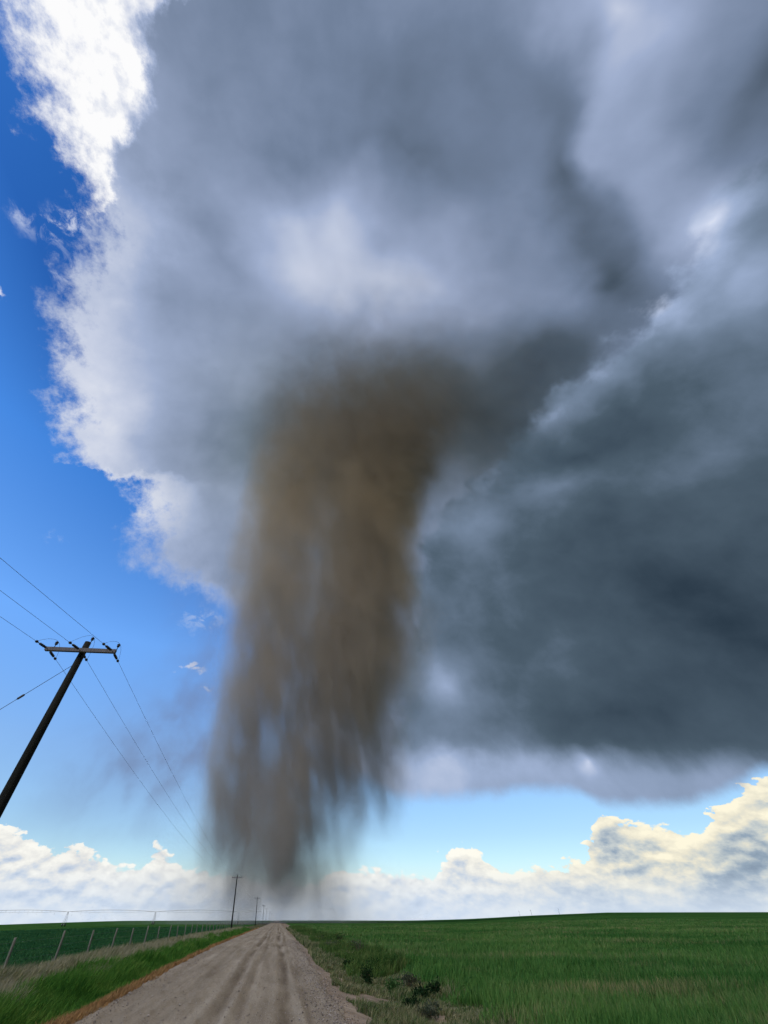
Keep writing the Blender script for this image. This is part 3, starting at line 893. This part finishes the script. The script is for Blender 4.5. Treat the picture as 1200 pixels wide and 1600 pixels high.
# ------------------------------------------------------------------ centre-pivot sprinkler line in the left field
PIV_Y = 345.0
piv = empty('irrigation_sprinkler', (-78, PIV_Y, 0))
tag(piv, 'long galvanised centre-pivot irrigation sprinkler spanning the left field', 'irrigation')
twx = [-295.0, -240.0, -186.0, -132.0, -78.0, -25.3]
drop_me = None
def ph(x): return 1.45 + (0 if x > -160 else (x + 160) * .002)
for a in range(len(twx)):
    x0 = twx[a] + 78
    zb = float(H(twx[a], PIV_Y)); zt = ph(twx[a])
    tw = MB()
    for sy in (-1, 1):
        for sx in (-.5, .5):
            tw.tube([(x0 + sx, sy * 2.1, zb + .7), (x0 + sx * .4, sy * .12, zt)], .07, 5)
        tw.tube([(x0 - .3, sy * 1.3, zb + 2.2), (x0 + .3, sy * 1.3, zb + 2.2)], .04, 4)
    tw.tube([(x0, -2.4, zb + .72), (x0, 2.4, zb + .72)], .09, 5)
    tw_o = tw.build('tower', m_steel, piv)
    for sy in (-1, 1):
        wh = MB()
        wh.lathe([(.30, -.14), (.62, -.16), (.68, -.08), (.68, .08), (.62, .16), (.30, .14)], 16, (x0, sy * 2.3, zb + .66), (1, 0, 0))
        wh.build('wheel', m_tyre, tw_o)
    if a < len(twx) - 1:
        xa, xb = twx[a] + 78, twx[a + 1] + 78
        za, zb2 = zt, ph(twx[a + 1])
        N_ = 20
        pipe = [Vector((xa + (xb - xa) * i / N_, 0, za + (zb2 - za) * i / N_ + 0.75 * 4 * (i / N_) * (1 - i / N_))) for i in range(N_ + 1)]
        sp = MB().tube(pipe, .10, 6).build('span_pipe', m_steel, piv)
        tr = MB()
        for s_ in (-1, 1):
            rod = [pipe[0]] + [pipe[i] + Vector((0, s_ * .7, -1.0 * min(1, 3.2 * min(i, N_ - i) / N_))) for i in range(2, N_ - 1, 2)] + [pipe[N_]]
            tr.tube(rod, .03, 4)
            for i in range(2, N_ - 1, 2):
                tr.tube([pipe[i], pipe[i] + Vector((0, s_ * .7, -1.0 * min(1, 3.2 * min(i, N_ - i) / N_)))], .03, 4)
        tr.build('truss', m_steel, sp)
        for i in range(1, N_, 2):
            if drop_me is None:
                dr = MB().tube([(0, 0, 0), (0, -.2, -1.5)], .025, 4)
                dr.lathe([(.02, 0), (.09, .05), (.09, .12), (.02, .16)], 6, (0, -.2, -1.65))
                do = dr.build('sprinkler_drop', m_steel, sp); drop_me = do.data
            else:
                do = bpy.data.objects.new('sprinkler_drop', drop_me); COL.objects.link(do); do.parent = sp
            do.location = pipe[i]
bx = twx[-1] + 78
boom = MB().tube([(bx, 0, ph(0)), (bx + 14.5, 0, ph(0) - .05)], .11, 6)
boom.tube([(bx, 0, ph(0) + 1.2), (bx + 9, 0, ph(0))], .03, 4)
boom.tube([(bx, 0, ph(0)), (bx, 0, ph(0) + 1.2)], .06, 5)
boom.build('end_boom', m_steel, piv)

# ------------------------------------------------------------------ the tornado: a column of dust
TD = 400.0                                    # metres up the road
STRANDS = {   # photo x, photo y, half-width in photo pixels, strength
    'left': [(345, 1425, 26, .10), (350, 1370, 36, .45), (354, 1310, 48, 1.0), (366, 1240, 48, 1.1), (384, 1150, 50, 1.0), (404, 1050, 52, .95), (420, 950, 54, .85),
             (436, 850, 56, .80), (456, 770, 60, .7), (478, 715, 70, .5), (505, 670, 90, .25), (520, 630, 100, .0)],
    'right': [(430, 1425, 20, .0), (470, 1330, 34, .35), (492, 1240, 50, .9), (508, 1160, 68, 1.15), (528, 1090, 82, 1.3), (550, 1020, 80, 1.6), (570, 950, 72, 1.9),
              (584, 880, 66, 2.1), (590, 800, 66, 2.1), (598, 730, 76, 1.6), (606, 685, 90, 1.0), (612, 645, 105, .45), (612, 615, 110, .0)],
    'middle': [(430, 1425, 70, .12), (425, 1350, 96, .45), (440, 1270, 104, .55), (452, 1200, 106, .60), (466, 1120, 110, .72), (480, 1050, 115, .82), (496, 950, 112, .72), (510, 850, 112, .62),
               (530, 770, 112, .62), (546, 715, 122, .5), (560, 670, 140, .3), (570, 630, 160, .10), (575, 600, 170, 0)],
    'foot': [(385, 1428, 30, .40), (396, 1400, 38, .60), (412, 1350, 58, .95), (432, 1290, 66, 1.1), (446, 1240, 56, .85), (452, 1190, 50, .3), (455, 1150, 44, 0)],
    'wisp': [(598, 1310, 40, .0), (602, 1250, 52, .28), (604, 1190, 58, .55), (598, 1120, 56, .42), (606, 1060, 60, .5), (618, 990, 70, .4), (630, 920, 70, .0)],
    'streak': [(536, 1370, 34, .0), (544, 1260, 36, .38), (553, 1190, 32, .6), (556, 1120, 36, .5), (556, 1060, 36, .2), (556, 1000, 36, 0)],
    'ground_streak': [(512, 1430, 30, .22), (512, 1400, 34, .28), (505, 1370, 40, .15), (500, 1330, 40, .0)],
    'cap': [(590, 770, 120, .0), (600, 720, 150, .15), (620, 670, 190, .26), (635, 630, 220, .16), (640, 596, 230, 0)],
    'skirt': [(420, 1432, 210, .20), (420, 1400, 190, .19), (425, 1350, 165, .17), (430, 1280, 140, .10), (440, 1200, 140, .06), (450, 1100, 140, .0)],
}
YOFF = {'left': -25, 'right': 20, 'middle': 0, 'foot': -35, 'wisp': 30, 'streak': 0, 'ground_streak': 25, 'skirt': 0, 'cap': 10}
def tor(px, py, hw):
    d = pdir(px, py); k = TD / d.y
    e = pdir(px + hw, py); k2 = TD / e.y
    return d.x * k, d.z * k + EYE, abs(e.x * k2 - d.x * k)
S3 = {n: [tor(px, py, hw) + (st,) for px, py, hw, st in pts] for n, pts in STRANDS.items()}
ZMAX = max(p[1] for pts in S3.values() for p in pts) + 5
ZMIN = -6.0
XR, RR = 420.0, 600.0
if True:
    m_tor, g, go = material('airborne_dust')
    pos = g.n('ShaderNodeTexCoord').outputs['Object']
    tx, ty, tz = g.sep(pos)
    # swirl: coordinates bent by slow noise so that edges billow, finer with depth
    wn_ = g.vm('SUBTRACT', g.noise(g.vm('MULTIPLY', pos, (1.0, 1.0, 0.42)), 0.017, 3, 0.5, col=True), (0.5, 0.5, 0.5))
    wx, wy, _w = g.sep(wn_)
    amp = g.lin(tz, 0.0, 500.0, 34.0, 75.0)
    sxp = g.mad(wx, amp, tx); syp = g.mad(wy, amp, ty)
    zt = g.m('POWER', g.lin(tz, ZMIN, ZMAX), 0.5)
    total = None
    for nm, pts in S3.items():
        stops = sorted((math.sqrt((z - ZMIN) / (ZMAX - ZMIN)), ((x + XR) / (2 * XR), r * 1.3 / RR, st / 2.0)) for x, z, r, st in pts)
        if stops[0][0] > 0.02: stops.insert(0, (max(0, stops[0][0] - .01), stops[0][1]))
        rp = g.ramp(zt, stops, 'LINEAR')
        cx, cr, cs = g.n('ShaderNodeSeparateColor', {0: rp}).outputs[:3]
        ddx = g.sub(sxp, g.mad(cx, 2 * XR, -XR))
        ddy = g.add(syp, -YOFF[nm])
        r2 = g.m('DIVIDE', g.add(g.mul(ddx, ddx), g.mul(ddy, ddy)), g.m('POWER', g.mul(cr, RR), 2.0))
        f = g.m('MAXIMUM', g.sub(1.0, r2), 0.0)
        inv_r = g.m('DIVIDE', 55.0, g.m('MAXIMUM', g.mul(cr, RR), 8.0))
        f = g.mul(g.mul(g.mul(f, f), cs), inv_r)
        total = f if total is None else g.add(total, f)
    streak = g.noise(g.xyz(g.mad(wy, 70.0, g.mad(tz, 0.10, tx)), g.mad(wx, 70.0, ty), g.mul(tz, 0.40)), 0.030, 5, 0.62)
    fine = g.noise(g.xyz(g.mad(wx, 40.0, g.mad(tz, 0.16, tx)), g.mad(wy, 40.0, ty), g.mul(tz, 0.38)), 0.062, 4, 0.6)
    tat = g.ss(fine, 0.34, 0.64, g.lin(tz, 60.0, 420.0, 0.32, 0.80), g.lin(tz, 60.0, 420.0, 1.65, 1.2))
    dens = g.mul(g.mul(g.mul(total, g.lin(tz, 0.0, 330.0, 0.105, 0.075)), g.ss(streak, 0.28, 0.72, 0.25, 1.75)), tat)
    colr = g.ramp(g.lin(tz, 0, 800), [(0, (.64, .57, .52)), (0.25, (.64, .53, .41)), (0.55, (.53, .41, .265)), (0.8, (.29, .235, .165)), (1, (.20, .17, .13))])  # dust colour darkened toward the top, standing in for the storm cloud's shade
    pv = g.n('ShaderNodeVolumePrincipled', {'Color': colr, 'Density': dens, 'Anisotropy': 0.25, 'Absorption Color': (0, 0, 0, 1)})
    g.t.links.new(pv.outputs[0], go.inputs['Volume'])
    m_tor.cycles.volume_step_rate = 0.35
    # closed shell that just holds the dust
    zs = np.concatenate([np.linspace(ZMIN, 60, 5), np.linspace(110, ZMAX, 14)])
    vs_, fs_ = [], []
    NS = 28
    for z in zs:
        lo, hi, dep = 1e9, -1e9, 10
        for nm, pts in S3.items():
            q = sorted((p[1], p[0], p[2] * 1.3 + 20, p[3]) for p in pts)
            zz_ = [a[0] for a in q]
            if z < zz_[0] - 40 or z > zz_[-1] + 40: continue
            xc = np.interp(z, zz_, [a[1] for a in q]); rc_ = np.interp(z, zz_, [a[2] for a in q])
            lo, hi = min(lo, xc - rc_), max(hi, xc + rc_); dep = max(dep, rc_ + abs(YOFF[nm]) * .8)
        a_, c_ = (hi - lo) / 2, (hi + lo) / 2
        for k in range(NS):
            an = 2 * math.pi * k / NS
            vs_.append((c_ + a_ * math.cos(an), dep * math.sin(an), z))
    for i in range(len(zs) - 1):
        for k in range(NS):
            k2 = (k + 1) % NS
            fs_.append((i * NS + k, i * NS + k2, (i + 1) * NS + k2, (i + 1) * NS + k))
    fs_.append(tuple(range(NS))[::-1]); fs_.append(tuple((len(zs) - 1) * NS + k for k in range(NS)))
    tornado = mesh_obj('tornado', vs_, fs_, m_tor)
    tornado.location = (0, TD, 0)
    tag(tornado, 'brown dust-filled tornado column rising from the end of the road into the storm cloud', 'tornado')
